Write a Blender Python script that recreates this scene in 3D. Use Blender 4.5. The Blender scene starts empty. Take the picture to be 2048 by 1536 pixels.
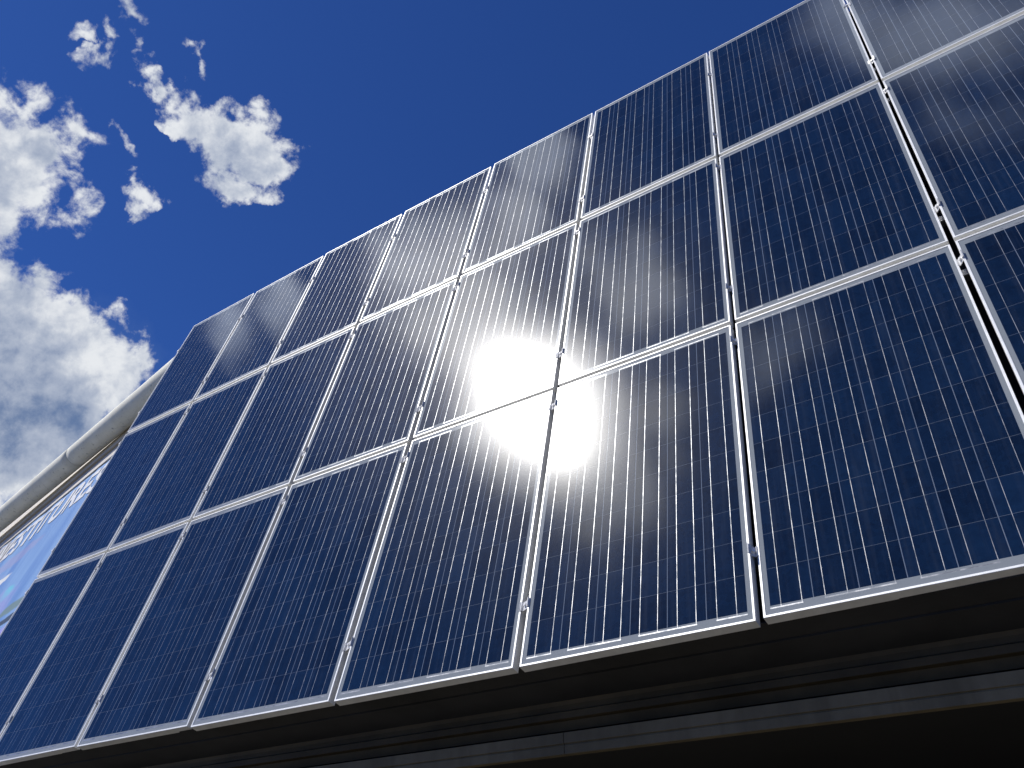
import bpy, bmesh, math, random
from mathutils import Vector, Matrix, Euler, Quaternion, noise
random.seed(7)
S = bpy.context.scene
COL = S.collection
R = math.radians

# ------------------------------------------------------------------ camera
F_PX = 1679.5                      # focal length in pixels of the 2048 px wide photograph
CAM_Z = 1.6
def rodr(v):
    v = Vector(v); a = v.length
    return Matrix.Identity(3) if a < 1e-9 else Matrix.Rotation(a, 3, v.normalized())
# array frame seen by the camera (x right, y down, z forward)
R0 = Matrix(((0.82459, -0.14336, 0.54727), (-0.31298, 0.69024, 0.65239), (-0.47127, -0.70924, 0.5243)))
T0 = Vector((-0.0907, -0.3924, 5.4941))
LEAN = R(15)                       # the array leans back 15 degrees from upright
u0, v0, w0 = R0.col[0].copy(), R0.col[1].copy(), R0.col[2].copy()
Xc = u0.normalized(); Zc = (-v0 * math.cos(LEAN) - w0 * math.sin(LEAN)).normalized(); Yc = Zc.cross(Xc)
M = Matrix((Xc, Yc, Zc))           # camera coords -> world axes (X along the array, Y into the wall, Z up)
EYE = Vector((0, 0, CAM_Z))
def to_world(p): return M @ Vector(p) + EYE
cam_d = bpy.data.cameras.new('camera'); cam = bpy.data.objects.new('camera', cam_d); COL.objects.link(cam)
right, up, back = M @ Vector((1, 0, 0)), M @ Vector((0, -1, 0)), M @ Vector((0, 0, -1))
cam.matrix_world = Matrix(((right.x, up.x, back.x, EYE.x), (right.y, up.y, back.y, EYE.y), (right.z, up.z, back.z, EYE.z), (0, 0, 0, 1)))
cam_d.sensor_width = 36; cam_d.lens = 36 * F_PX / 2048
cam_d.clip_start = 0.05; cam_d.clip_end = 5000
S.camera = cam
def sky_dir(px, py): return (M @ Vector(((px - 1024) / F_PX, (py - 768) / F_PX, 1))).normalized()
NRM = M @ (-w0)                    # outward normal of the array
def mirror_dir(px, py):
    d = sky_dir(px, py); return (d - 2 * d.dot(NRM) * NRM).normalized()

# ------------------------------------------------------------------ sun, sky
SUN = mirror_dir(1102, 814)          # the panels mirror the sun here; about 55 degrees up, behind the left shoulder
sl = bpy.data.lights.new('sun', 'SUN'); sl.energy = 4.6; sl.angle = R(0.53); sl.color = (1, 0.965, 0.91)
so = bpy.data.objects.new('sun', sl); COL.objects.link(so); so.rotation_euler = SUN.to_track_quat('Z', 'Y').to_euler()
so.location = (0, 0, 30)
S.view_settings.view_transform = 'Standard'; S.view_settings.look = 'None'
S.view_settings.exposure = 0.0; S.view_settings.gamma = 1.0; S.view_settings.use_curve_mapping = False

world = bpy.data.worlds.new('World'); S.world = world; world.use_nodes = True
nt = world.node_tree; nt.nodes.clear(); L = nt.links.new
def N(tree, kind, **kw):
    n = tree.nodes.new(kind)
    for k, v in kw.items():
        if k == 'ins':
            for i, val in v.items(): n.inputs[i].default_value = val
        else: setattr(n, k, v)
    return n
def mth(tree, op, a, b=None, c=None, clamp=False):
    n = tree.nodes.new('ShaderNodeMath'); n.operation = op; n.use_clamp = clamp
    for i, x in enumerate((a, b, c)):
        if x is None: continue
        if isinstance(x, (int, float)): n.inputs[i].default_value = x
        else: tree.links.new(x, n.inputs[i])
    return n.outputs[0]
def mixc(tree, fac, a, b):
    n = tree.nodes.new('ShaderNodeMix'); n.data_type = 'RGBA'
    for sock, x in ((n.inputs[0], fac), (n.inputs[6], a), (n.inputs[7], b)):
        if isinstance(x, (int, float)): sock.default_value = x
        elif isinstance(x, tuple): sock.default_value = (*x, 1) if len(x) == 3 else x
        else: tree.links.new(x, sock)
    return n.outputs[2]
def smooth(tree, x, lo, hi, a=0.0, b=1.0):
    n = tree.nodes.new('ShaderNodeMapRange'); n.interpolation_type = 'SMOOTHSTEP'
    tree.links.new(x, n.inputs[0])
    for i, v in enumerate((lo, hi, a, b)): n.inputs[i + 1].default_value = v
    return n.outputs[0]

out = N(nt, 'ShaderNodeOutputWorld'); bg = N(nt, 'ShaderNodeBackground')
sky = N(nt, 'ShaderNodeTexSky', sky_type='NISHITA', sun_disc=False)
sky.sun_elevation = math.asin(SUN.z); sky.sun_rotation = math.atan2(SUN.x, SUN.y)
sky.altitude = 900; sky.air_density = 1.0; sky.dust_density = 0.25; sky.ozone_density = 4.0
SKY_STRENGTH = 0.075
tc = N(nt, 'ShaderNodeTexCoord')
DIR = tc.outputs['Generated']
# warp the direction a little so cloud outlines break up
n1 = N(nt, 'ShaderNodeTexNoise', ins={'Scale': 17.0, 'Detail': 3.0, 'Roughness': 0.55}); L(DIR, n1.inputs['Vector'])
off = N(nt, 'ShaderNodeVectorMath', operation='SUBTRACT'); L(n1.outputs['Color'], off.inputs[0]); off.inputs[1].default_value = (0.5, 0.5, 0.5)
offs = N(nt, 'ShaderNodeVectorMath', operation='SCALE'); L(off.outputs[0], offs.inputs[0]); offs.inputs['Scale'].default_value = 0.065
wd = N(nt, 'ShaderNodeVectorMath', operation='ADD'); L(DIR, wd.inputs[0]); L(offs.outputs[0], wd.inputs[1])
n1b = N(nt, 'ShaderNodeTexNoise', ins={'Scale': 70.0, 'Detail': 4.0, 'Roughness': 0.6}); L(DIR, n1b.inputs['Vector'])
offb = N(nt, 'ShaderNodeVectorMath', operation='MULTIPLY_ADD'); L(n1b.outputs['Color'], offb.inputs[0]); offb.inputs[1].default_value = (0.022, 0.022, 0.022); offb.inputs[2].default_value = (-0.011, -0.011, -0.011)
wd2 = N(nt, 'ShaderNodeVectorMath', operation='ADD'); L(wd.outputs[0], wd2.inputs[0]); L(offb.outputs[0], wd2.inputs[1])
WD = wd2.outputs[0]
def blob(c, ra, rb, ang, vec):
    """1 at the centre of an elliptical patch of sky, 0 at its edge; ra, rb in radians"""
    a0 = c.cross(Vector((0, 0, 1))).normalized(); b0 = a0.cross(c).normalized()
    a = a0 * math.cos(ang) + b0 * math.sin(ang); b = c.cross(a)
    mp = nt.nodes.new('ShaderNodeMapping'); mp.vector_type = 'TEXTURE'
    mp.inputs['Location'].default_value = c
    mp.inputs['Rotation'].default_value = Matrix((a, b, c)).transposed().to_euler()
    mp.inputs['Scale'].default_value = (ra, rb, max(ra, rb))
    L(vec, mp.inputs['Vector'])
    g = N(nt, 'ShaderNodeTexGradient', gradient_type='SPHERICAL'); L(mp.outputs[0], g.inputs[0])
    return g.outputs['Fac']
def cdir_ang(px, py, rx, ry, tilt):
    """a patch rx x ry px, its long axis turned tilt degrees anticlockwise in the picture"""
    c = sky_dir(px, py)
    e = sky_dir(px + 10 * math.cos(R(tilt)), py - 10 * math.sin(R(tilt))) - c
    a0 = c.cross(Vector((0, 0, 1))).normalized(); b0 = a0.cross(c).normalized()
    return c, rx / F_PX * 0.85, ry / F_PX * 0.85, math.atan2(e.dot(b0), e.dot(a0))
clouds = [  # centre px, py, half axes, tilt, weight
    (-60, 330, 190, 150, 0, 1.15), (80, 290, 72, 72, -20, 1.0), (-10, 410, 88, 60, 20, 1.0),
    (-70, 690, 200, 180, 0, 1.2), (80, 690, 190, 135, -42, 1.25), (190, 735, 125, 105, -50, 1.2), (150, 830, 95, 85, -60, 1.0), (-80, 860, 280, 200, 0, 1.2),
    (395, 250, 82, 52, -55, 1.0), (480, 285, 112, 72, -25, 1.1), (535, 335, 72, 58, -30, 1.0), (480, 375, 90, 36, -15, 0.85), (322, 182, 44, 26, -35, 0.75),
    (292, 392, 28, 52, -8, 0.66), (250, 300, 62, 16, -55, 0.42), (205, 100, 62, 28, 35, 0.46), (276, 90, 18, 56, 10, 0.48), (280, 14, 44, 24, -45, 0.56), (395, 122, 46, 15, -60, 0.44),
    (228, 62, 34, 20, -35, 0.50), (160, 60, 40, 18, 20, 0.36)]
dens = None
for px, py, rx, ry, tl, w in clouds:
    c, ra, rb, an = cdir_ang(px, py, rx, ry, tl)
    g = mth(nt, 'MULTIPLY', blob(c, ra * 1.35, rb * 1.35, an, WD), w)
    dens = g if dens is None else mth(nt, 'MAXIMUM', dens, g)
# bright cloud around the sun, behind the photographer: it is what the glass mirrors
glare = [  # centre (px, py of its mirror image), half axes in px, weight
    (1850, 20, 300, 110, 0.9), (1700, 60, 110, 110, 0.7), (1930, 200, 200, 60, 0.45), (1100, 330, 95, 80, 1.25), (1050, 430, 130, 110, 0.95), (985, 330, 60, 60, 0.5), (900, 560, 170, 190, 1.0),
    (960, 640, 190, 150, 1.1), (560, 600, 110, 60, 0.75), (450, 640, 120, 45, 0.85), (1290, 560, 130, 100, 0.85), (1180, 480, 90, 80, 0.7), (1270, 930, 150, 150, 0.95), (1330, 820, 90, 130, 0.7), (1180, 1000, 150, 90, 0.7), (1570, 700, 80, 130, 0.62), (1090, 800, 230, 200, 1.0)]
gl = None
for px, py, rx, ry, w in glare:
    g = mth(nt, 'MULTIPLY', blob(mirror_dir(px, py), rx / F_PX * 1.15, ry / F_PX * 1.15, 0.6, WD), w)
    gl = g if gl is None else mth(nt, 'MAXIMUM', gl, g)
fb = N(nt, 'ShaderNodeTexNoise', ins={'Scale': 30.0, 'Detail': 13.0, 'Roughness': 0.59, 'Distortion': 0.15}); L(DIR, fb.inputs['Vector'])
fbm = mth(nt, 'SUBTRACT', fb.outputs['Fac'], 0.5)
lo = N(nt, 'ShaderNodeTexNoise', ins={'Scale': 13.0, 'Detail': 6.0, 'Roughness': 0.55}); L(DIR, lo.inputs['Vector'])
# the same noise a step towards the sun, for relief
shv = N(nt, 'ShaderNodeVectorMath', operation='ADD'); L(DIR, shv.inputs[0]); shv.inputs[1].default_value = SUN * 0.012
fb2 = N(nt, 'ShaderNodeTexNoise', ins={'Scale': 30.0, 'Detail': 13.0, 'Roughness': 0.59, 'Distortion': 0.15}); L(shv.outputs[0], fb2.inputs['Vector'])
relief = mth(nt, 'SUBTRACT', fb.outputs['Fac'], fb2.outputs['Fac'])
edge = mth(nt, 'MULTIPLY', smooth(nt, dens, 0.0, 0.14), smooth(nt, dens, 0.35, 0.80, 1.0, 0.30))
dn = mth(nt, 'ADD', dens, mth(nt, 'MULTIPLY', mth(nt, 'MULTIPLY', fbm, 1.9), edge))
alpha = smooth(nt, dn, 0.16, 0.56)
thick = smooth(nt, dn, 0.35, 1.0)
shade = mth(nt, 'ADD', mth(nt, 'MULTIPLY', relief, 1.3), mth(nt, 'MULTIPLY', mth(nt, 'SUBTRACT', lo.outputs['Fac'], 0.5), -1.25))
grey = None
for px, py, rx, ry, tl, w in [(0, 800, 210, 190, 0, 1.6), (90, 820, 150, 120, -45, 1.2), (-10, 640, 120, 70, -20, 0.9), (95, 300, 60, 35, -10, 0.5), (505, 330, 60, 36, -50, 0.5)]:
    c, ra, rb, an = cdir_ang(px, py, rx, ry, tl)
    g = mth(nt, 'MULTIPLY', blob(c, ra, rb, an, WD), w)
    grey = g if grey is None else mth(nt, 'MAXIMUM', grey, g)
grey = mth(nt, 'MINIMUM', grey, 0.85)
lv = mth(nt, 'SUBTRACT', mth(nt, 'ADD', shade, 0.86), mth(nt, 'ADD', mth(nt, 'MULTIPLY', thick, 0.16), mth(nt, 'MULTIPLY', grey, 0.62)))
c_a = mixc(nt, smooth(nt, lv, -0.15, 0.60), (0.125, 0.195, 0.36), (0.43, 0.485, 0.60))
ccol = mixc(nt, smooth(nt, lv, 0.45, 1.10), c_a, (0.80, 0.825, 0.86))
# thin veil low on the left
veil = None
for px, py, rx, ry, w in [(-60, 1000, 420, 330, 0.75), (60, 800, 300, 260, 0.5)]:
    c, ra, rb, an = cdir_ang(px, py, rx, ry, 0)
    g = mth(nt, 'MULTIPLY', blob(c, ra, rb, an, WD), w)
    veil = g if veil is None else mth(nt, 'MAXIMUM', veil, g)
skc = N(nt, 'ShaderNodeVectorMath', operation='SCALE'); L(sky.outputs[0], skc.inputs[0]); skc.inputs['Scale'].default_value = SKY_STRENGTH
hue = N(nt, 'ShaderNodeVectorMath', operation='MULTIPLY'); L(skc.outputs[0], hue.inputs[0]); hue.inputs[1].default_value = (0.33, 0.62, 1.24)
s1 = mixc(nt, veil, hue.outputs[0], (0.17, 0.27, 0.46))
s2 = mixc(nt, alpha, s1, ccol)
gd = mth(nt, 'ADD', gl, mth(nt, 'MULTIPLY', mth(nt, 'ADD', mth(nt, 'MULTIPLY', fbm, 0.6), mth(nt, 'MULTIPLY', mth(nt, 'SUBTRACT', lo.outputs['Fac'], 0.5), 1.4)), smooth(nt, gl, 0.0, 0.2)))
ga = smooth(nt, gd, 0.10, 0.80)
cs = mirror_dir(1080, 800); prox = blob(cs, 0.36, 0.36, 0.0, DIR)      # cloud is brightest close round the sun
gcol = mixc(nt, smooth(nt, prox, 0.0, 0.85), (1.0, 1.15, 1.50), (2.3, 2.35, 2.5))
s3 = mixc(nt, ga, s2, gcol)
# bright glow added round the sun: widens its mirror image like lens bloom
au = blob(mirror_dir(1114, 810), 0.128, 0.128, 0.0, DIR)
bloom_m = mth(nt, 'MULTIPLY', mth(nt, 'POWER', au, 2.2), 44.0)
bloom_c = N(nt, 'ShaderNodeVectorMath', operation='SCALE'); bloom_c.inputs[0].default_value = (1.0, 0.98, 0.95); L(mth(nt, 'ADD', bloom_m, mth(nt, 'MULTIPLY', mth(nt, 'POWER', blob(mirror_dir(1090, 770), 0.34, 0.34, 0.0, WD), 2.0), 1.7)), bloom_c.inputs['Scale'])
s4 = N(nt, 'ShaderNodeVectorMath', operation='ADD'); L(s3, s4.inputs[0]); L(bloom_c.outputs[0], s4.inputs[1]); s3 = s4.outputs[0]
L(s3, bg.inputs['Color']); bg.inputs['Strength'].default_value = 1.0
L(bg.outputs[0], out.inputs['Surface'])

# ------------------------------------------------------------------ helpers
def tag(o, label=None, cat=None, group=None, kind=None):
    if label: o['label'] = label
    if cat: o['category'] = cat
    if group: o['group'] = group
    if kind: o['kind'] = kind
    return o
def empty(name, mw):
    o = bpy.data.objects.new(name, None); COL.objects.link(o); o.matrix_world = mw; o.empty_display_size = 0.1
    return o
def link(name, me, parent=None, mats=()):
    o = bpy.data.objects.new(name, me); COL.objects.link(o)
    if parent: o.parent = parent
    for m in mats:
        if m.name not in [x.name for x in me.materials if x]: me.materials.append(m)
    return o
def mesh_of(name, bm, smooth_=False):
    bmesh.ops.recalc_face_normals(bm, faces=bm.faces)
    me = bpy.data.meshes.new(name); bm.to_mesh(me); bm.free()
    if smooth_:
        for p in me.polygons: p.use_smooth = True
    return me
def box(bm, x0, x1, y0, y1, z0, z1, bev=0.0):
    r = bmesh.ops.create_cube(bm, size=1.0)
    bmesh.ops.scale(bm, vec=(x1 - x0, y1 - y0, z1 - z0), verts=r['verts'])
    bmesh.ops.translate(bm, vec=((x0 + x1) / 2, (y0 + y1) / 2, (z0 + z1) / 2), verts=r['verts'])
    if bev > 0:
        es = list({e for v in r['verts'] for e in v.link_edges})
        bmesh.ops.bevel(bm, geom=es, offset=bev, segments=1, affect='EDGES', profile=0.5)
def extrude_profile(pts, x0, x1, nx=1, closed=True):
    """profile given as (y, z) points, drawn out along X"""
    bm = bmesh.new(); rings = []
    for i in range(nx + 1):
        x = x0 + (x1 - x0) * i / nx
        rings.append([bm.verts.new((x, p[0], p[1])) for p in pts])
    n = len(pts)
    for a, b in zip(rings, rings[1:]):
        for j in range(n if closed else n - 1):
            bm.faces.new((a[j], a[(j + 1) % n], b[(j + 1) % n], b[j]))
    if closed:
        bm.faces.new(rings[0]); bm.faces.new(list(reversed(rings[-1])))
    return bm
def material(name):
    m = bpy.data.materials.new(name); m.use_nodes = True
    t = m.node_tree; b = t.nodes['Principled BSDF']
    return m, t, b
def simple(name, col, rough=0.6, metal=0.0, var=0.12, scale=6.0, bump=0.0, spec=0.5):
    m, t, b = material(name)
    c = N(t, 'ShaderNodeTexCoord'); n = N(t, 'ShaderNodeTexNoise', ins={'Scale': scale, 'Detail': 8.0, 'Roughness': 0.65}); t.links.new(c.outputs['Object'], n.inputs['Vector'])
    f = smooth(t, n.outputs['Fac'], 0.3, 0.7)
    t.links.new(mixc(t, f, tuple(x * (1 - var) for x in col), tuple(min(1, x * (1 + var)) for x in col)), b.inputs['Base Color'])
    b.inputs['Roughness'].default_value = rough; b.inputs['Metallic'].default_value = metal
    b.inputs['Specular IOR Level'].default_value = spec
    if bump:
        bp = N(t, 'ShaderNodeBump', ins={'Strength': bump, 'Distance': 0.01}); t.links.new(n.outputs['Fac'], bp.inputs['Height']); t.links.new(bp.outputs[0], b.inputs['Normal'])
    return m

# ------------------------------------------------------------------ materials
PW, PH = 0.992, 1.650              # a framed 60-cell module
PITCH, CELL = 0.1565, 0.1540
LIP = 0.0095; DEPTH = 0.046
def laminate_material():
    m, t, b = material('cell_laminate')
    tcn = N(t, 'ShaderNodeTexCoord'); sep = N(t, 'ShaderNodeSeparateXYZ'); t.links.new(tcn.outputs['Object'], sep.inputs[0])
    info = N(t, 'ShaderNodeObjectInfo')
    x, y = sep.outputs[0], sep.outputs[1]
    cx = mth(t, 'DIVIDE', mth(t, 'ADD', x, 3 * PITCH), PITCH); cy = mth(t, 'DIVIDE', mth(t, 'ADD', y, 5 * PITCH), PITCH)
    ix, iy = mth(t, 'FLOOR', cx), mth(t, 'FLOOR', cy)
    fx, fy = mth(t, 'SUBTRACT', cx, ix), mth(t, 'SUBTRACT', cy, iy)
    h = CELL / PITCH / 2
    inx = mth(t, 'LESS_THAN', mth(t, 'ABSOLUTE', mth(t, 'SUBTRACT', fx, 0.5)), h - 0.0015)
    iny = mth(t, 'LESS_THAN', mth(t, 'ABSOLUTE', mth(t, 'SUBTRACT', fy, 0.5)), h + 0.0045)
    ax = mth(t, 'LESS_THAN', mth(t, 'ABSOLUTE', x), 3 * PITCH - 0.0012); ay = mth(t, 'LESS_THAN', mth(t, 'ABSOLUTE', y), 5 * PITCH - 0.0012)
    field = mth(t, 'MULTIPLY', ax, ay)
    cell = mth(t, 'MULTIPLY', mth(t, 'MULTIPLY', inx, iny), field)
    # two tinned ribbons down every string of cells
    rb = mth(t, 'MINIMUM', mth(t, 'ABSOLUTE', mth(t, 'SUBTRACT', fx, 0.26)), mth(t, 'ABSOLUTE', mth(t, 'SUBTRACT', fx, 0.74)))
    rib = mth(t, 'LESS_THAN', rb, 0.00100 / PITCH)
    rlen = mth(t, 'LESS_THAN', mth(t, 'ABSOLUTE', y), 5 * PITCH + 0.010)
    ribbon = mth(t, 'MULTIPLY', mth(t, 'MULTIPLY', rib, rlen), ax)
    # cross ribbons joining the strings in pairs, above and below the cells
    sx = mth(t, 'DIVIDE', mth(t, 'ADD', x, 3 * PITCH), 2 * PITCH); fsx = mth(t, 'FRACT', sx); fsx2 = mth(t, 'FRACT', mth(t, 'ADD', sx, 0.5))
    def near(v, c, w): return mth(t, 'LESS_THAN', mth(t, 'ABSOLUTE', mth(t, 'SUBTRACT', v, c)), w)
    top = mth(t, 'MULTIPLY', mth(t, 'MULTIPLY', near(y, 5 * PITCH + 0.009, 0.0025), near(fsx, 0.5, 0.38)), ax)
    bot = mth(t, 'MULTIPLY', mth(t, 'MULTIPLY', near(y, -5 * PITCH - 0.009, 0.0025), near(fsx2, 0.5, 0.38)), ax)
    metal = mth(t, 'MAXIMUM', ribbon, mth(t, 'MAXIMUM', top, bot))
    # polycrystalline silicon: flakes, and every cell a slightly different blue
    comb = N(t, 'ShaderNodeCombineXYZ'); t.links.new(ix, comb.inputs[0]); t.links.new(iy, comb.inputs[1]); t.links.new(mth(t, 'MULTIPLY', info.outputs['Random'], 57.0), comb.inputs[2])
    wn = N(t, 'ShaderNodeTexWhiteNoise'); t.links.new(comb.outputs[0], wn.inputs['Vector'])
    shift = N(t, 'ShaderNodeVectorMath', operation='MULTIPLY_ADD'); t.links.new(wn.outputs['Color'], shift.inputs[0]); shift.inputs[1].default_value = (40, 40, 40); t.links.new(tcn.outputs['Object'], shift.inputs[2])
    vo = N(t, 'ShaderNodeTexVoronoi', ins={'Scale': 60.0, 'Randomness': 1.0}); t.links.new(shift.outputs[0], vo.inputs['Vector'])
    sp = N(t, 'ShaderNodeSeparateColor'); t.links.new(vo.outputs['Color'], sp.inputs[0])
    vo2 = N(t, 'ShaderNodeTexVoronoi', ins={'Scale': 19.0, 'Randomness': 1.0}); t.links.new(shift.outputs[0], vo2.inputs['Vector'])
    sp2 = N(t, 'ShaderNodeSeparateColor'); t.links.new(vo2.outputs['Color'], sp2.inputs[0])
    # dark quarter: the outer flank of some strings is duller
    k = mth(t, 'ADD', mth(t, 'ADD', mth(t, 'MULTIPLY', wn.outputs['Value'], 0.5), mth(t, 'MULTIPLY', sp.outputs[0], 0.28)), mth(t, 'MULTIPLY', sp2.outputs[1], 0.22))
    flank = mth(t, 'ADD', mth(t, 'GREATER_THAN', fx, 0.26), mth(t, 'GREATER_THAN', fx, 0.74))
    comb2 = N(t, 'ShaderNodeCombineXYZ'); t.links.new(mth(t, 'ADD', mth(t, 'MULTIPLY', ix, 3.0), flank), comb2.inputs[0]); t.links.new(mth(t, 'MULTIPLY', iy, 0.0), comb2.inputs[1]); t.links.new(mth(t, 'MULTIPLY', info.outputs['Random'], 31.0), comb2.inputs[2])
    wn3 = N(t, 'ShaderNodeTexWhiteNoise'); t.links.new(comb2.outputs[0], wn3.inputs['Vector'])
    k = mth(t, 'ADD', mth(t, 'MULTIPLY', k, 0.75), mth(t, 'MULTIPLY', wn3.outputs['Value'], 0.25))
    cc = mixc(t, k, (0.0016, 0.0046, 0.0130), (0.0050, 0.0180, 0.050))
    rn = N(t, 'ShaderNodeTexNoise', ins={'Scale': 17.0, 'Detail': 4.0, 'Roughness': 0.6}); t.links.new(shift.outputs[0], rn.inputs['Vector'])
    rc = mixc(t, smooth(t, rn.outputs['Fac'], 0.34, 0.66), (0.13, 0.14, 0.155), (0.38, 0.385, 0.39))
    hgap = mth(t, 'MULTIPLY', mth(t, 'SUBTRACT', 1.0, iny), field)
    sheet = mixc(t, field, (0.215, 0.235, 0.25), mixc(t, iny, (0.12, 0.14, 0.17), (0.13, 0.155, 0.20)))
    base = mixc(t, cell, sheet, cc)
    base = mixc(t, metal, base, rc)
    # dust and rain streaks down the glass
    mpn = N(t, 'ShaderNodeMapping'); mpn.inputs['Scale'].default_value = (34, 1.6, 1); t.links.new(tcn.outputs['Object'], mpn.inputs['Vector'])
    addr = N(t, 'ShaderNodeVectorMath', operation='ADD'); t.links.new(mpn.outputs[0], addr.inputs[0])
    cr = N(t, 'ShaderNodeCombineXYZ'); t.links.new(mth(t, 'MULTIPLY', info.outputs['Random'], 91.0), cr.inputs[0]); t.links.new(cr.outputs[0], addr.inputs[1])
    st = N(t, 'ShaderNodeTexNoise', ins={'Scale': 1.0, 'Detail': 4.0, 'Roughness': 0.6}); t.links.new(addr.outputs[0], st.inputs['Vector'])
    d2 = N(t, 'ShaderNodeTexNoise', ins={'Scale': 3.0, 'Detail': 5.0}); t.links.new(addr.outputs[0], d2.inputs['Vector'])
    dust = mth(t, 'MULTIPLY', smooth(t, st.outputs['Fac'], 0.45, 0.75), 0.018)
    base = mixc(t, mth(t, 'ADD', dust, 0.002), base, (0.42, 0.46, 0.50))
    t.links.new(base, b.inputs['Base Color'])
    t.links.new(mth(t, 'MULTIPLY', metal, 0.75), b.inputs['Metallic'])
    # prismatic solar glass
    g1 = N(t, 'ShaderNodeTexNoise', ins={'Scale': 240.0, 'Detail': 2.0}); t.links.new(tcn.outputs['Object'], g1.inputs['Vector'])
    b.inputs['Roughness'].default_value = 0.41
    t.links.new(mth(t, 'MULTIPLY', metal, 0.5), b.inputs['Specular IOR Level'])
    b.inputs['Coat Weight'].default_value = 1.0; b.inputs['Coat IOR'].default_value = 1.5
    t.links.new(mth(t, 'ADD', mth(t, 'MULTIPLY', g1.outputs['Fac'], 0.04), 0.052), b.inputs['Coat Roughness'])
    bp = N(t, 'ShaderNodeBump', ins={'Strength': 0.035, 'Distance': 0.001}); t.links.new(g1.outputs['Fac'], bp.inputs['Height']); t.links.new(bp.outputs[0], b.inputs['Coat Normal'])
    return m
M_LAM = laminate_material()
M_FRAME = simple('anodised_aluminium', (0.79, 0.795, 0.785), rough=0.42, metal=0.22, var=0.08, scale=14)
M_CLAMP = simple('mill_aluminium', (0.62, 0.62, 0.62), rough=0.40, metal=0.15, var=0.1, scale=40)
M_BOLT = simple('stainless_bolt', (0.85, 0.84, 0.82), rough=0.40, metal=0.3, var=0.08, scale=60)
M_RAIL = simple('rail_aluminium', (0.42, 0.42, 0.42), rough=0.45, metal=0.7, var=0.15, scale=9)
M_BACK = simple('dark_membrane', (0.020, 0.020, 0.021), rough=0.85, var=0.3, scale=3)
M_SHEET = simple('brown_sheet_cladding', (0.075, 0.056, 0.030), rough=0.6, var=0.35, scale=2.2, bump=0.15, spec=0.25)
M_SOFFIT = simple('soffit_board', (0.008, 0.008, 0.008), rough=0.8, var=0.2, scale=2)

# ------------------------------------------------------------------ one solar panel, then copies
def frame_mesh():
    """hollow aluminium frame: 4 mitred rails with a lip over the glass; origin at the middle of the front face"""
    bm = bmesh.new()
    prof = [(0, 0), (0.0012, 0.0), (LIP - 0.001, 0.0), (LIP, -0.0015), (LIP, -0.0055), (0.0030, -0.0075), (0.0030, -DEPTH + 0.002), (0.028, -DEPTH + 0.002), (0.028, -DEPTH), (0.0008, -DEPTH), (0, -DEPTH + 0.001), (0, -0.001)]
    prof = prof[1:]
    corners = [(-1, -1), (1, -1), (1, 1), (-1, 1)]
    rings = []
    for sx, sy in corners:
        rings.append([bm.verts.new((sx * (PW / 2 - a), sy * (PH / 2 - a), z)) for a, z in prof])
    for i in range(4):
        a, b = rings[i], rings[(i + 1) % 4]; n = len(prof)
        for j in range(n): bm.faces.new((a[j], b[j], b[(j + 1) % n], a[(j + 1) % n]))
    return mesh_of('frame', bm)
def lam_mesh():
    bm = bmesh.new(); box(bm, -PW / 2 + 0.004, PW / 2 - 0.004, -PH / 2 + 0.004, PH / 2 - 0.004, -0.0062, -0.0022)
    return mesh_of('cell_laminate', bm)
def jbox_mesh():
    bm = bmesh.new(); box(bm, -0.06, 0.06, PH / 2 - 0.20, PH / 2 - 0.10, -0.030, -0.0064, 0.004)
    return mesh_of('junction_box', bm)
ME_FRAME, ME_LAM, ME_JB = frame_mesh(), lam_mesh(), jbox_mesh()
ME_FRAME.materials.append(M_FRAME); ME_LAM.materials.append(M_LAM); ME_JB.materials.append(M_BACK)

ROWGAP, COLGAP = 0.02845, 0.04563
DEV = [[0.404, 0.255, -1.142, -1.289, -1.721, 1.291], [0.317, -0.026, -0.966, -0.897, -0.981, 0.42], [0.427, -1.068, -0.669, -0.866, -1.025, 0.294],
       [0.272, -1.143, -0.835, 1.351, 0.776, -0.529], [-0.008, -1.641, -1.212, 3.031, 2.224, -1.382], [-0.342, -1.158, -1.591, 2.417, 2.354, -1.3],
       [-0.021, -0.864, -1.746, -0.594, -1.355, 1.352], [-1.048, -0.072, -2.134, -3.152, -0.273, -0.145]]   # how each column was really bolted on
BEND = (0.00148, -0.00242); EXTRA = (0.00346, -0.00346)
def col_point(c, u, v, n=0.0):
    d = DEV[c - 1]
    p = rodr([x * 0.01 for x in d[:3]]) @ Vector((u, v, n)) + Vector(d[3:]) * 0.01 + Vector(((c - 5) * (PW + COLGAP), 0, 0))
    return to_world(R0 @ p + T0)
def row_map(r, v):
    """v measured down from the middle of the row's panel -> (v, n) in the column"""
    if r == 2: return v, 0.0
    if r == 1:
        d = v - PH / 2; return -PH / 2 - ROWGAP - EXTRA[0] + d, -BEND[0] * d
    d = v + PH / 2; return PH / 2 + ROWGAP + EXTRA[1] + d, BEND[1] * d
def panel_matrix(c, r):
    def P(u, v): vv, n = row_map(r, v); return col_point(c, u, vv, n)
    o = P(0, 0); x = (P(0.4, 0) - P(-0.4, 0)).normalized(); y = (P(0, -0.7) - P(0, 0.7)).normalized(); z = x.cross(y).normalized(); y = z.cross(x)
    return Matrix(((x.x, y.x, z.x, o.x), (x.y, y.y, z.y, o.y), (x.z, y.z, z.z, o.z), (0, 0, 0, 1)))
ORD = ['first', 'second', 'third', 'fourth', 'fifth', 'sixth', 'seventh', 'eighth']
ROWN = {1: 'top', 2: 'middle', 3: 'bottom'}
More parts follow.
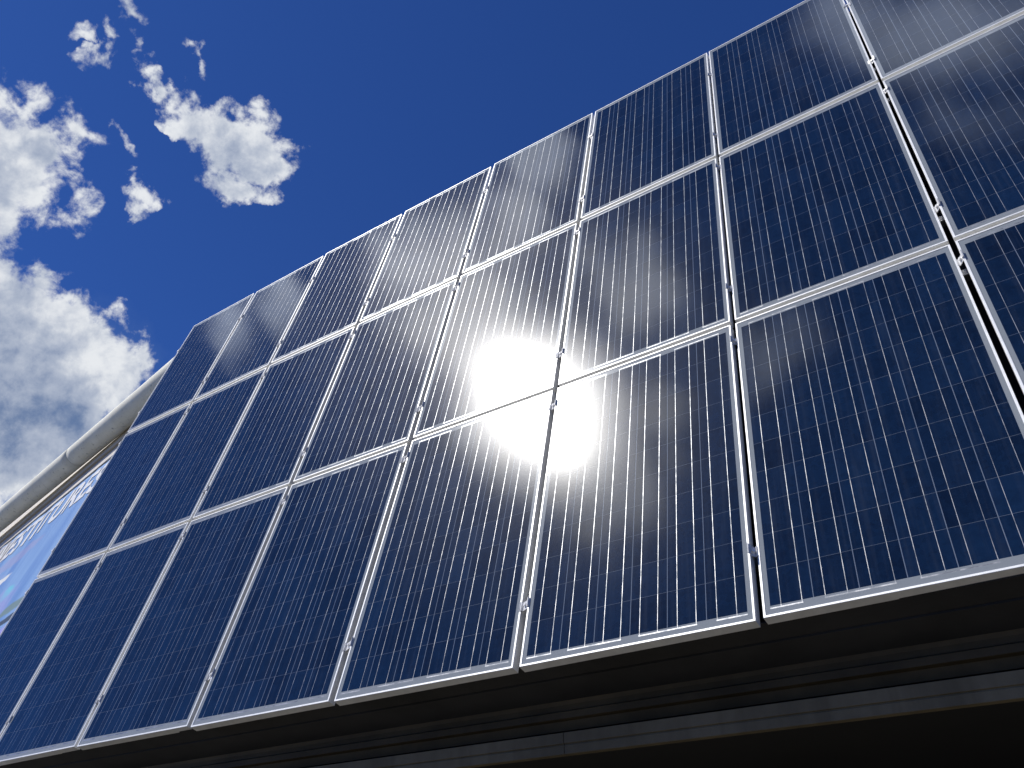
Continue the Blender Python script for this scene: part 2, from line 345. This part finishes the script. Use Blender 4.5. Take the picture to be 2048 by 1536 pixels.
SPEC = {(1, 1): 'solar panel at the upper left corner of the array, grey sheen along its top',
        (2, 1): 'top row solar panel with a pale sheen, just right of the upper left corner panel',
        (5, 1): 'top row solar panel with a grey cloud reflection, fifth from the left',
        (7, 1): 'dark top row solar panel greying towards its right edge, seventh from the left',
        (8, 1): 'grey hazy solar panel at the top right, cut by the picture corner',
        (5, 2): 'middle row solar panel with white sun glare over its lower right',
        (6, 2): 'middle row solar panel with sun glare only at its lower left corner',
        (5, 3): 'bottom row solar panel with sun glare at its upper right corner',
        (6, 3): 'bottom row solar panel with sun glare filling its upper left corner',
        (8, 3): 'dark bottom row solar panel cut off by the right border of the picture',
        (7, 3): 'largest looking solar panel, dark blue, bottom row, second from the right',
        (1, 3): 'bottom row solar panel at the lower left, beside the blue banner',
        (1, 2): 'middle row solar panel at the left end, its edge against the blue banner'}
def make_panel():
    root = empty('solar_panel', Matrix.Identity(4))
    link('frame', ME_FRAME, root); link('cell_laminate', ME_LAM, root); link('junction_box', ME_JB, root)
    return root
proto = make_panel(); first = True
for c in range(1, 9):
    for r in (1, 2, 3):
        if first: o = proto; first = False
        else:
            o = proto.copy(); COL.objects.link(o)
            for ch in list(proto.children):
                k = ch.copy(); COL.objects.link(k); k.parent = o
        o.matrix_world = panel_matrix(c, r)
        lab = SPEC.get((c, r), f'solar panel of the {ROWN[r]} row, {ORD[c-1]} from the left')
        tag(o, lab, 'solar panel', 'solar panels bolted up in three rows')

# ------------------------------------------------------------------ clamps in the gaps and rails behind
CL_V = {1: (-0.40, 0.55), 2: (-0.71, 0.55), 3: (-0.70, 0.53)}
def clamp_meshes(gap, end=False):
    g = gap / 2; bm = bmesh.new(); t = 0.003; Lh = 0.022
    if not end:
        box(bm, -g + 0.003, g - 0.003, -Lh, Lh, -0.010, -0.010 + t)                  # floor of the channel
        for s in (-1, 1):
            x0, x1 = sorted((s * (g - 0.003), s * (g - 0.003 - t)))
            box(bm, x0, x1, -Lh, Lh, -0.010 + t, 0.0005)
            x0, x1 = sorted((s * (g - 0.003 - t), s * (g + 0.007)))
            box(bm, x0, x1, -Lh, Lh, 0.0005, 0.0005 + t)
            x0, x1 = sorted((s * (g + 0.006), s * (g + 0.006 - 0.002)))
            box(bm, x0, x1, -Lh, Lh, 0.0035, 0.0065)
    else:
        box(bm, -0.026, -0.003, -Lh, Lh, -0.010, -0.007)
        box(bm, -0.006, -0.003, -Lh, Lh, -0.007, 0.0005)
        box(bm, -0.006, 0.008, -Lh, Lh, 0.0005, 0.0035)
    br = mesh_of('bracket', bm); br.materials.append(M_CLAMP)
    bm = bmesh.new(); cx = 0.0 if not end else -0.015
    m0 = Matrix.Translation((cx, 0, -0.0025))
    bmesh.ops.create_cone(bm, cap_ends=True, segments=24, radius1=0.0105, radius2=0.0105, depth=0.002, matrix=Matrix.Translation((cx, 0, -0.006)))
    bmesh.ops.create_cone(bm, cap_ends=True, segments=6, radius1=0.0080, radius2=0.0080, depth=0.008, matrix=Matrix.Translation((cx, 0, -0.001)))
    bmesh.ops.create_cone(bm, cap_ends=True, segments=12, radius1=0.0040, radius2=0.0040, depth=0.040, matrix=Matrix.Translation((cx, 0, -0.031)))
    bt = mesh_of('bolt', bm); bt.materials.append(M_BOLT)
    return br, bt
cache = {}
for gi in range(0, 9):             # gap gi lies between columns gi and gi+1
    for r in (1, 2, 3):
        for q, v in enumerate(CL_V[r]):
            vv, n = row_map(r, v)
            if 1 <= gi <= 7:
                a, b = col_point(gi, PW / 2, vv, n), col_point(gi + 1, -PW / 2, vv, n)
                gap = (b - a).length; key = round(gap, 3)
                if key not in cache: cache[key] = clamp_meshes(gap)
                me = cache[key]; o = (a + b) / 2
                m0 = panel_matrix(gi, r)
                x = (b - a); x -= x.dot(m0.col[1].to_3d()) * m0.col[1].to_3d(); x.normalize()
                y = m0.col[1].to_3d(); z = x.cross(y).normalized()
                where = f'gap between {ORD[gi-1]} and {ORD[gi]} panels of the {ROWN[r]} row'
            else:
                e = gi == 0
                if 'end' not in cache: cache['end'] = clamp_meshes(0.04, True)
                me = cache['end']; cc = 1 if e else 8
                o = col_point(cc, -PW / 2 if e else PW / 2, vv, n); m0 = panel_matrix(cc, r)
                s = 1 if e else -1
                x = m0.col[0].to_3d() * s; y = m0.col[1].to_3d() * s; z = m0.col[2].to_3d()
                where = f'{"left" if e else "right"} end of the {ROWN[r]} row'
            if gi == 8: continue
            root = empty('panel_clamp', Matrix(((x.x, y.x, z.x, o.x), (x.y, y.y, z.y, o.y), (x.z, y.z, z.z, o.z), (0, 0, 0, 1))))
            link('bracket', me[0], root); link('bolt', me[1], root)
            pos = 'upper' if q == 0 else 'lower'
            tag(root, f'{pos} clamp ' + (f'in the {where}' if gi else f'on the frame edge at the {where}'), 'clamp', 'clamps holding the panels')
# rails run behind the frames, parallel to the rows
def arr_matrix(n_back=0.0, v=0.0):
    o = to_world(R0 @ Vector((0, v, n_back)) + T0)
    x, y, z = M @ u0, M @ (-v0), M @ (-w0)
    return Matrix(((x.x, y.x, z.x, o.x), (x.y, y.y, z.y, o.y), (x.z, y.z, z.z, o.z), (0, 0, 0, 1)))
UL, UR = -4 * (PW + COLGAP) - PW / 2 - 0.02, 3 * (PW + COLGAP) + PW / 2 + 0.02
k = 0
for r in (1, 2, 3):
    for q, v in enumerate(CL_V[r]):
        vv, n = row_map(r, v)
        bm = bmesh.new(); box(bm, UL + 0.02, UR, -0.02, 0.02, -0.115, -0.075, 0.002)
        me = mesh_of('mounting_rail', bm); me.materials.append(M_RAIL)
        o = link('mounting_rail', me); o.matrix_world = arr_matrix(0, vv)
        tag(o, f'{"upper" if q == 0 else "lower"} aluminium rail behind the {ROWN[r]} row of panels, seen through the gaps', 'rail', 'rails carrying the panels')

# ------------------------------------------------------------------ building behind and below the array
AM = arr_matrix()
pb = to_world(R0 @ Vector((0, PH * 1.5 + ROWGAP, 0)) + T0)      # bottom front edge of the array
YB, ZB = pb.y, pb.z
AX = (M @ u0)
X0 = to_world(R0 @ Vector((UL, 0, 0)) + T0).x; X1 = to_world(R0 @ Vector((UR, 0, 0)) + T0).x
fac = empty('building_facade', Matrix.Translation((0, YB + 0.4, 0)))
tag(fac, 'dark building front under and behind the solar panels, with a pale ledge along its foot', 'building')
def child(name, me, parent, mat):
    me.materials.append(mat); o = link(name, me); o.parent = parent; o.matrix_parent_inverse = parent.matrix_world.inverted(); return o
# leaning wall behind the panels
bm = bmesh.new(); box(bm, UL + 0.05, UR + 2.5, -2.495, 2.24, -0.42, -0.17)
bm.transform(AM); child('backing_wall', mesh_of('backing_wall', bm), fac, M_BACK)
bm = bmesh.new(); box(bm, UL + 0.05, UR + 2.5, -2.487, -2.480, -0.168, -DEPTH - 0.004); bm.transform(AM); child('bottom_sun_stop', mesh_of('bottom_sun_stop', bm), fac, M_BACK)  # added strip: stops sun leaking through the column gaps onto the ledge
# profile below: elevations were read off the picture at two places and agree
def PZ(deg, y): return CAM_Z + math.tan(R(deg)) * y
yw = YB + 0.33
pts = [(yw + 0.02, PZ(17.3, yw) + 0.03), (yw + 0.02, PZ(16.0, yw)), (yw, PZ(15.9, yw))]
# shallow ribs of the sheet
for a, d in ((15.3, 0.0), (15.15, 0.012), (14.95, 0.012), (14.8, 0.0), (14.35, 0.004), (13.98, 0.0), (13.9, -0.022), (13.45, -0.028), (13.25, -0.006), (12.6, 0.01)):
    pts.append((yw + d, PZ(a, yw + d)))
zl = pts[-1][1]
pts += [(yw + 0.5, zl - 0.0), (yw + 0.5, PZ(17.3, yw) + 0.03)]
child('profiled_cladding', mesh_of('profiled_cladding', extrude_profile(pts, X0 + 0.1, X1 + 2.5)), fac, M_SHEET)
# ledge: two pale strips with a groove between, made in lengths
yl = yw - 0.07
def ledge_mat():
    m, t, b = material('ledge_plaster')
    c = N(t, 'ShaderNodeTexCoord')
    n = N(t, 'ShaderNodeTexNoise', ins={'Scale': 3.0, 'Detail': 9.0, 'Roughness': 0.7}); t.links.new(c.outputs['Object'], n.inputs['Vector'])
    mp = N(t, 'ShaderNodeMapping'); mp.inputs['Scale'].default_value = (14, 14, 0.8); t.links.new(c.outputs['Object'], mp.inputs['Vector'])
    n2 = N(t, 'ShaderNodeTexNoise', ins={'Scale': 1.0, 'Detail': 6.0}); t.links.new(mp.outputs[0], n2.inputs['Vector'])
    f = mth(t, 'MULTIPLY', smooth(t, n.outputs['Fac'], 0.25, 0.75), smooth(t, n2.outputs['Fac'], 0.2, 0.6))
    t.links.new(mixc(t, f, (0.100, 0.080, 0.044), (0.175, 0.143, 0.085)), b.inputs['Base Color']); b.inputs['Roughness'].default_value = 0.75
    return m
M_LEDGE = ledge_mat()
xj = [X0 + 0.1]; x = X0 + 1.15
while x < X1 + 2.3: xj.append(x); x += 2.07
xj.append(X1 + 2.5)
for a, b_ in zip(xj, xj[1:]):
    z0, z1, z2 = PZ(12.5, yl), PZ(11.72, yl), PZ(11.08, yl)
    pr = [(yl, z0), (yl, z1 + 0.004), (yl + 0.008, z1 + 0.002), (yl + 0.008, z1 - 0.002), (yl + 0.003, z1 - 0.004), (yl + 0.003, z2), (yl + 0.05, z2), (yl + 0.05, z0 + 0.012)]
    bm = extrude_profile(pr, a + 0.0015, b_ - 0.0015)
    child('ledge', mesh_of('ledge', bm), fac, M_LEDGE)
# void under the ledge: soffit and recessed wall
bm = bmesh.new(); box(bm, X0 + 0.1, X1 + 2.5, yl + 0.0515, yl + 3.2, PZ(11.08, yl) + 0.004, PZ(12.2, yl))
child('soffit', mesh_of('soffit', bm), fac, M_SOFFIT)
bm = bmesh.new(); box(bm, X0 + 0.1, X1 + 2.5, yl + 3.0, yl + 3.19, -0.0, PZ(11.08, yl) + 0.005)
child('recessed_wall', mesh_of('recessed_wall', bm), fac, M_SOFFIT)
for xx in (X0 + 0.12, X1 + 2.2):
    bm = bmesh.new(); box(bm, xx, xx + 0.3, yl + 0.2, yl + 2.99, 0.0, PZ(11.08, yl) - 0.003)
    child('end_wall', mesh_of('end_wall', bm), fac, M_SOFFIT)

# ------------------------------------------------------------------ ring beam, fascia and banner at the left
def beam_mat():
    m, t, b = material('painted_beam')
    c = N(t, 'ShaderNodeTexCoord')
    n = N(t, 'ShaderNodeTexNoise', ins={'Scale': 2.5, 'Detail': 10.0, 'Roughness': 0.7}); t.links.new(c.outputs['Object'], n.inputs['Vector'])
    col = mixc(t, smooth(t, n.outputs['Fac'], 0.3, 0.7), (0.70, 0.68, 0.56), (0.80, 0.78, 0.67))
    sp = N(t, 'ShaderNodeTexNoise', ins={'Scale': 16.0, 'Detail': 6.0, 'Roughness': 0.75}); t.links.new(c.outputs['Object'], sp.inputs['Vector'])
    geo = N(t, 'ShaderNodeSeparateXYZ'); t.links.new(c.outputs['Object'], geo.inputs[0])
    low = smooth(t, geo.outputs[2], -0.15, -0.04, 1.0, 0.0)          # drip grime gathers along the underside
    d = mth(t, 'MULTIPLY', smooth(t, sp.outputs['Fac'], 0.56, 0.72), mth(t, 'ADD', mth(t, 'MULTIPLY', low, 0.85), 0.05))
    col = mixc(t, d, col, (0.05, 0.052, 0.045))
    t.links.new(col, b.inputs['Base Color']); b.inputs['Roughness'].default_value = 0.6
    return m
M_BEAM = beam_mat()
M_WHITE = simple('white_trim', (0.66, 0.66, 0.68), rough=0.5, var=0.06, scale=4)
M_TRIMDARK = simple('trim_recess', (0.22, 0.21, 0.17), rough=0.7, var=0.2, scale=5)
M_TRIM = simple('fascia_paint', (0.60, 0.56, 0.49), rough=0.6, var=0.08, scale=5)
M_SEAM = simple('seam_dirt', (0.25, 0.24, 0.20), rough=0.8, var=0.3, scale=20)
PA = Vector((-9.93, 5.07, 0)); PB = Vector((-13.99, 5.87, 0)); dB = (PA - PB).normalized(); inn = Vector((-dB.y, dB.x, 0))
LV = (inn * math.sin(LEAN) + Vector((0, 0, math.cos(LEAN)))).normalized(); NB = dB.cross(LV)
if NB.y > 0: NB = -NB                                             # outward
ORG = Vector((PB.x, PB.y, 5.2 + CAM_Z))                           # banner top line passes here
def wall_pt(s, v, n=0.0): return ORG + dB * s + LV * v + NB * n
def wall_box(s0, s1, v0_, v1_, n0, n1, bev=0.0):
    bm = bmesh.new(); box(bm, s0, s1, v0_, v1_, n0, n1, bev)
    m4 = Matrix(((dB.x, LV.x, NB.x, ORG.x), (dB.y, LV.y, NB.y, ORG.y), (dB.z, LV.z, NB.z, ORG.z), (0, 0, 0, 1)))
    bm.transform(m4); return bm
# side wall of the hall, leaning like the array, behind the banner
hall = empty('hall_wall', Matrix.Translation((ORG.x, ORG.y + 0.5, 0)))
tag(hall, 'leaning side wall of the hall at far left, under the round roof beam', 'building')
SMAX = 7.6
child('wall', mesh_of('wall', wall_box(-9, SMAX, -5.6, 1.22, -0.30, -0.04)), hall, M_WHITE)
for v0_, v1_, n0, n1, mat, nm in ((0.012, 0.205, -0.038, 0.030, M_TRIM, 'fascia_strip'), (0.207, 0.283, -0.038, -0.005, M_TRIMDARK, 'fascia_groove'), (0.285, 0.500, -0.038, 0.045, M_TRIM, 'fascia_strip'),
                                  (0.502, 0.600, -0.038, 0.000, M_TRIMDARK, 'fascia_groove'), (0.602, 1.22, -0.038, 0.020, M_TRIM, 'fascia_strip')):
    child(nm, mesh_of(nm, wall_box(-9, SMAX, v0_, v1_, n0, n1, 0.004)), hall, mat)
# round beam
RB = 0.155
KB = 5.76 / 5.6                                                   # its distance along the line of sight: half sunk in the wall head
c0 = Vector((-13.79 * KB, 5.63 * KB, 5.76 + CAM_Z)); c1 = Vector((-8.10 * KB, 4.59 * KB, 5.76 + CAM_Z)); db = (c1 - c0).normalized()
bw = Matrix.Translation(c0)
beam = empty('roof_beam', bw)
tag(beam, 'round off-white roof beam with dirt streaks rising from the left edge behind the panels', 'beam')
ang = math.atan2(db.y, db.x)
def tube(x0, x1, r, seg=48, n=24):
    bm = bmesh.new(); rings = []
    for i in range(n + 1):
        xx = x0 + (x1 - x0) * i / n
        rings.append([bm.verts.new((xx, r * math.cos(2 * math.pi * j / seg), r * math.sin(2 * math.pi * j / seg))) for j in range(seg)])
    for a, b_ in zip(rings, rings[1:]):
        for j in range(seg): bm.faces.new((a[j], a[(j + 1) % seg], b_[(j + 1) % seg], b_[j]))
    bm.faces.new(rings[0]); bm.faces.new(rings[-1])
    return bm
beam.rotation_euler = (0, 0, ang)
xs = [-9.0, -5.6, -2.35, 3.15, 6.35]
for a, b_ in zip(xs, xs[1:]):
    me = mesh_of('pipe_length', tube(a + 0.004, b_ - 0.004, RB), True); me.materials.append(M_BEAM)
    link('pipe_length', me, beam)
for s in xs[1:-1]:
    me = mesh_of('joint_seam', tube(s - 0.0035, s + 0.0035, RB - 0.002, n=1), True); me.materials.append(M_SEAM)
    link('joint_seam', me, beam)

# banner
def banner_mat():
    m, t, b = material('printed_banner')
    uv = N(t, 'ShaderNodeTexCoord'); sp = N(t, 'ShaderNodeSeparateXYZ'); t.links.new(uv.outputs['UV'], sp.inputs[0])   # u, v in metres
    u, v = sp.outputs[0], sp.outputs[1]
    def n(sc, det=5, vec=None, rough=0.6):
        x = N(t, 'ShaderNodeTexNoise', ins={'Scale': sc, 'Detail': float(det), 'Roughness': rough}); t.links.new(vec or uv.outputs['UV'], x.inputs['Vector']); return x.outputs['Fac']
    mp = N(t, 'ShaderNodeMapping'); mp.inputs['Scale'].default_value = (1.6, 0.35, 1); t.links.new(uv.outputs['UV'], mp.inputs['Vector'])
    col = mixc(t, smooth(t, n(1.2, 4, mp.outputs[0]), 0.3, 0.7), (0.085, 0.20, 0.46), (0.19, 0.33, 0.56))
    def patch(cu, cv, ru, rv, c, amt, col, ns=2.2):
        du = mth(t, 'DIVIDE', mth(t, 'SUBTRACT', u, cu), ru); dv = mth(t, 'DIVIDE', mth(t, 'SUBTRACT', v, cv), rv)
        r2 = mth(t, 'ADD', mth(t, 'MULTIPLY', du, du), mth(t, 'MULTIPLY', dv, dv))
        g = mth(t, 'ADD', mth(t, 'SUBTRACT', 1.0, r2), mth(t, 'MULTIPLY', mth(t, 'SUBTRACT', n(ns, 6), 0.5), 1.8))
        return mixc(t, mth(t, 'MULTIPLY', smooth(t, g, 0.0, 0.55), amt), col, c)
    col = patch(0.35, -0.35, 0.95, 0.36, (0.38, 0.35, 0.31), 0.9, col, 3)
    col = patch(2.1, -0.85, 1.2, 0.16, (0.30, 0.26, 0.42), 0.45, col)
    col = patch(1.3, -1.15, 0.9, 0.25, (0.34, 0.30, 0.46), 0.4, col)
    col = patch(2.2, -1.25, 0.55, 0.09, (0.66, 0.66, 0.62), 0.9, col, 5)
    col = patch(3.3, -1.75, 0.30, 0.16, (0.09, 0.50, 0.58), 0.9, col)
    col = patch(3.0, -2.1, 1.0, 0.55, (0.26, 0.27, 0.54), 0.7, col)
    col = patch(2.6, -1.75, 0.30, 0.12, (0.66, 0.68, 0.70), 0.8, col, 6)
    col = patch(4.3, -2.15, 0.55, 0.10, (0.13, 0.20, 0.19), 0.95, col, 1.5)
    col = patch(4.55, -2.35, 0.7, 0.06, (0.015, 0.03, 0.05), 0.95, col, 1.5)
    col = patch(5.0, -2.6, 0.8, 0.25, (0.30, 0.26, 0.58), 0.9, col)
    t.links.new(col, b.inputs['Base Color']); b.inputs['Roughness'].default_value = 0.55
    return m
M_BAN = banner_mat()
BM4 = Matrix(((dB.x, LV.x, NB.x, ORG.x), (dB.y, LV.y, NB.y, ORG.y), (dB.z, LV.z, NB.z, ORG.z), (0, 0, 0, 1)))
ban = empty('banner', BM4)
tag(ban, 'blue printed banner with white capital letters, hung under the roof beam at the left', 'banner')
bm = bmesh.new(); uvl = bm.loops.layers.uv.new('UVMap')
S0, S1, V0, V1, NU, NV = -1.6, 6.6, -3.9, 0.0, 190, 60
def wrinkle(s, v):
    w = 0.012 * noise.noise(Vector((s * 2.2 + v * 0.5, v * 0.5, 3))) + 0.005 * noise.noise(Vector((s * 7 + v * 1.6, v * 1.1, 9)))
    return w + 0.012
g = [[bm.verts.new((S0 + (S1 - S0) * i / NU, V0 + (V1 - V0) * j / NV, wrinkle(S0 + (S1 - S0) * i / NU, V0 + (V1 - V0) * j / NV))) for j in range(NV + 1)] for i in range(NU + 1)]
for i in range(NU):
    for j in range(NV):
        f = bm.faces.new((g[i][j], g[i + 1][j], g[i + 1][j + 1], g[i][j + 1]))
        for lp in f.loops: lp[uvl].uv = (lp.vert.co.x, lp.vert.co.y)
me = bpy.data.meshes.new('sheet'); bm.to_mesh(me); bm.free()
for p in me.polygons: p.use_smooth = True
me.materials.append(M_BAN); sh = link('sheet', me, ban)
md = sh.modifiers.new('thickness', 'SOLIDIFY'); md.thickness = 0.0012; md.offset = -1
M_INK = simple('white_print', (0.64, 0.65, 0.66), rough=0.55, var=0.04, scale=5)
cu = bpy.data.curves.new('lettering', 'FONT'); cu.body = 'INVESTITURES'; cu.size = 0.74; cu.offset = 0.020; cu.extrude = 0.0; cu.space_character = 1.04
tmp = bpy.data.objects.new('tmp', cu); COL.objects.link(tmp); bpy.context.view_layer.update()
tm = bpy.data.meshes.new_from_object(tmp.evaluated_get(bpy.context.evaluated_depsgraph_get())); bpy.data.objects.remove(tmp)
xs_ = [v.co.x for v in tm.vertices]; ys_ = [v.co.y for v in tm.vertices]
sx = 4.75 / (max(xs_) - min(xs_)); sy = 0.49 / (max(ys_) - min(ys_)); mx, my = min(xs_), min(ys_)
bm = bmesh.new(); bm.from_mesh(tm)
bmesh.ops.triangulate(bm, faces=bm.faces)
for _ in range(3):
    es = [e for e in bm.edges if e.calc_length() > 0.10]
    if es: bmesh.ops.subdivide_edges(bm, edges=es, cuts=1); bmesh.ops.triangulate(bm, faces=bm.faces)
for v in bm.verts:
    s = -0.25 + (v.co.x - mx) * sx; y = -0.555 + (v.co.y - my) * sy
    v.co = (s, y, wrinkle(s, y) + 0.006)
lm_ = bpy.data.meshes.new('lettering'); bm.to_mesh(lm_); bm.free(); lm_.materials.append(M_INK)
link('lettering', lm_, ban)

# ------------------------------------------------------------------ ground
def ground_mat():
    m, t, b = material('ground')
    c = N(t, 'ShaderNodeTexCoord')
    n = N(t, 'ShaderNodeTexNoise', ins={'Scale': 0.6, 'Detail': 8.0}); t.links.new(c.outputs['Object'], n.inputs['Vector'])
    n2 = N(t, 'ShaderNodeTexNoise', ins={'Scale': 60.0, 'Detail': 4.0}); t.links.new(c.outputs['Object'], n2.inputs['Vector'])
    f = mth(t, 'ADD', mth(t, 'MULTIPLY', n.outputs['Fac'], 0.6), mth(t, 'MULTIPLY', n2.outputs['Fac'], 0.4))
    t.links.new(mixc(t, f, (0.080, 0.072, 0.058), (0.150, 0.136, 0.108)), b.inputs['Base Color']); b.inputs['Roughness'].default_value = 0.9
    return m
bm = bmesh.new()
vs = [bm.verts.new(p) for p in ((-1500, -1500, 0), (1500, -1500, 0), (1500, 1500, 0), (-1500, 1500, 0))]; bm.faces.new(vs)
me = mesh_of('ground', bm); me.materials.append(ground_mat()); o = link('ground', me); tag(o, kind='structure')
